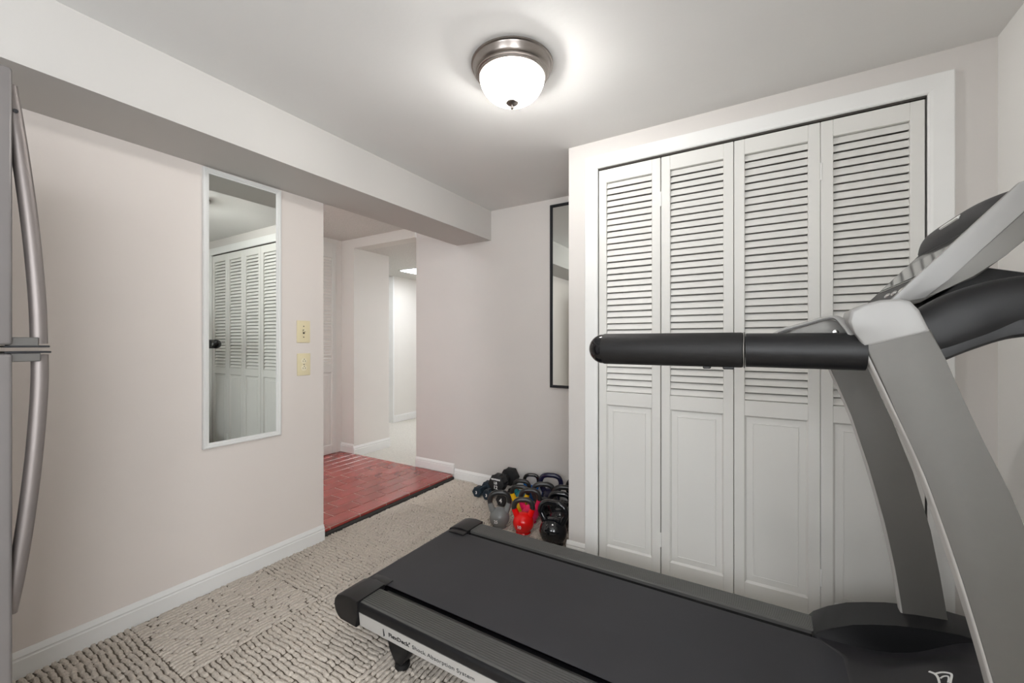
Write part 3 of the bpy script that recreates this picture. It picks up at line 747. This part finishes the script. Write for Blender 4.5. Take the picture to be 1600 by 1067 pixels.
# ------------------------------------------------------------------ kettlebells
def kettlebell(name, label, xy, r, ht, hw, tr, cb, ch, rz, horn=True, txt=None):
    """r body radius, ht total height, hw outer handle width, tr handle tube radius"""
    k = thing(name, label, 'kettlebell', (xy[0], xy[1], 0), 'kettlebells on the carpet', local=True, rz=rz)
    zc = r * .93
    prof = [(0, 0), (r * .62, 0), (r * .72, r * .03)]
    a0 = math.asin(-(zc - r * .06) / r)
    prof += [(r * math.cos(a0 + (PI / 2 - a0) * q / 14), zc + r * math.sin(a0 + (PI / 2 - a0) * q / 14)) for q in range(1, 15)]
    prof[-1] = (0, prof[-1][1])
    bd = obj('body', lathe(prof, 36), cb, k, 60)
    w = hw / 2 - tr; zt = ht - tr
    hp = [(-w * .60, 0, zc + r * .50), (-w * .82, 0, zc + r * .95), (-w, 0, zc + (zt - zc) * .66), (-w * .84, 0, zc + (zt - zc) * .90), (-w * .45, 0, zt), (0, 0, zt + tr * .1),
          (w * .45, 0, zt), (w * .84, 0, zc + (zt - zc) * .90), (w, 0, zc + (zt - zc) * .66), (w * .82, 0, zc + r * .95), (w * .60, 0, zc + r * .50)]
    pp = catmull(hp, 5); n = len(pp)
    rad = [tr * (1 + .22 * max(0, 1 - min(i, n - 1 - i) / 8)) for i in range(n)]
    up = Vector((0, 1, 0))
    if horn:
        c0 = 9
        obj('horn', tube(pp[:c0 + 1], [q * 1.07 for q in rad[:c0 + 1]], 16, up=up), cb, k, 60)
        obj('horn', tube(pp[n - c0 - 1:], [q * 1.07 for q in rad[n - c0 - 1:]], 16, up=up), cb, k, 60)
        obj('handle', tube(pp[c0 - 1:n - c0 + 1], rad[c0 - 1:n - c0 + 1], 16, up=up), ch, k, 60)
    else:
        obj('handle', tube(pp, rad, 16, up=up), ch, k, 60)
    if txt:
        s = r * .42
        def bend(c_):
            ang = c_.x / r; rr = r + .0006 + c_.z; ph = c_.y / r - .22
            return Vector((rr * math.cos(ph) * math.sin(ang - .35), -rr * math.cos(ph) * math.cos(ang - .35), zc + rr * math.sin(ph)))
        text_mesh(txt[0], s, txt[1], bd, Matrix(), align='CENTER', bend=bend, name='number', bold=.0006)
    return k
FACE = math.radians(31)
kettlebell('kettlebell', 'grey kettlebell with black handle at the front left', (-1.389, 2.150), .0615, .224, .150, .0160, 'kb_grey', 'kb_handle', FACE, txt=('25', 'white'))
kettlebell('kettlebell', 'bright red kettlebell with black handle at the front of the group', (-1.226, 2.160), .0625, .208, .142, .0155, 'kb_red', 'kb_handle', FACE - .1, txt=('10', 'white'))
kettlebell('kettlebell', 'large glossy black kettlebell nearest the closet pier in the front row', (-1.012, 2.125), .078, .246, .186, .0175, 'kb_black', 'kb_black', FACE - .45, horn=False, txt=('30', 'kb_handle'))
kettlebell('kettlebell', 'hot pink kettlebell right behind the red one', (-1.262, 2.310), .056, .212, .150, .0155, 'kb_pink', 'kb_handle', FACE - .15)
kettlebell('kettlebell', 'black kettlebell behind the large front one, partly hidden by the closet pier', (-1.050, 2.305), .068, .232, .168, .0165, 'kb_black', 'kb_black', FACE - .3, horn=False)
kettlebell('kettlebell', 'small yellow kettlebell with black handle between grey and pink ones', (-1.398, 2.415), .050, .178, .136, .0145, 'kb_yellow', 'kb_handle', FACE - .2)
kettlebell('kettlebell', 'dark glossy kettlebell behind the pink one', (-1.238, 2.450), .060, .214, .166, .0160, 'kb_black', 'kb_handle', FACE - .1, horn=False)
kettlebell('kettlebell', 'black kettlebell in the third row cut off by the closet pier', (-1.098, 2.460), .060, .216, .155, .0160, 'kb_black', 'kb_handle', FACE - .25, horn=False)
kettlebell('kettlebell', 'teal kettlebell with black handle behind the yellow one', (-1.452, 2.535), .050, .172, .134, .0140, 'kb_teal', 'kb_handle', FACE - .2)
kettlebell('kettlebell', 'blue kettlebell with thin black handle in the back row', (-1.435, 2.648), .052, .186, .128, .0125, 'kb_blue', 'kb_black', FACE - .2)
kettlebell('kettlebell', 'navy kettlebell with the tallest handle in the back row', (-1.262, 2.610), .066, .226, .176, .0165, 'kb_navy', 'kb_navy', FACE - .25, horn=False)
kettlebell('kettlebell', 'black kettlebell at the back, a sliver of handle beside the closet pier', (-1.075, 2.622), .060, .218, .150, .0160, 'kb_black', 'kb_black', FACE - .2, horn=False)

# ------------------------------------------------------------------ dumbbells (hexagonal, lying along Y)
def dumbbell(label, x, y, z, r, length, cm, rz=0, txt=None):
    d = thing('dumbbell', label, 'dumbbell', (x, y, z - r * .866 - .0), 'dumbbells beside the kettlebells', local=True, rz=rz)
    zc = r * .866; hl = length * .34
    for s in (-1, 1):
        a, b_ = (s * length / 2, s * (length / 2 - hl))
        prof = [(0, a), (r * .80, a), (r * .95, a - s * .006), (r, a - s * .014), (r, b_ + s * .016), (r * .92, b_ + s * .006), (r * .5, b_), (0, b_)]
        b = lathe(prof, 6, axis='Y')
        bmesh.ops.bevel(b, geom=[e for e in b.edges if abs(e.verts[0].co.y - e.verts[1].co.y) > .02], offset=r * .24, segments=3, affect='EDGES')
        bmesh.ops.translate(b, verts=b.verts, vec=(0, 0, zc))
        h_ = obj('head', b, cm, d, 35)
        if s < 0 and txt:
            for q, (tt, sz, dz) in enumerate(txt):
                text_mesh(tt, r * sz, 'white', h_, basis((0, a - .0008, zc + r * dz), (1, 0, 0), (0, 0, 1)), align='CENTER', name='number', bold=.0008)
    obj('grip', tube([(0, -length / 2 + hl - .004, zc), (0, -length * .07, zc), (0, length * .07, zc), (0, length / 2 - hl + .004, zc)], [r * .36, r * .42, r * .42, r * .36], 16), cm, d, 60)
    return d
dumbbell('small navy neoprene dumbbell farthest left by the baseboard', -1.800, 2.558, .0364, .042, .19, 'db_navy', .05, txt=[('3', .7, -.25)])
dumbbell('small navy neoprene dumbbell half hidden behind the grey kettlebell', -1.702, 2.548, .0364, .042, .19, 'db_navy', .03, txt=[('3', .7, -.25)])
dumbbell('black dumbbell lying on the carpet seen through the grey kettlebell handle', -1.548, 2.512, .0416, .048, .20, 'db_black', -.02, txt=[('4', .9, -.3)])
dumbbell('big black dumbbell with white print resting on the smaller dumbbells', -1.622, 2.575, .131, .070, .235, 'db_black', .0, txt=[('12', .50, -.50), ('LB', .36, -.02), ('NEOPRENE', .22, .38)])
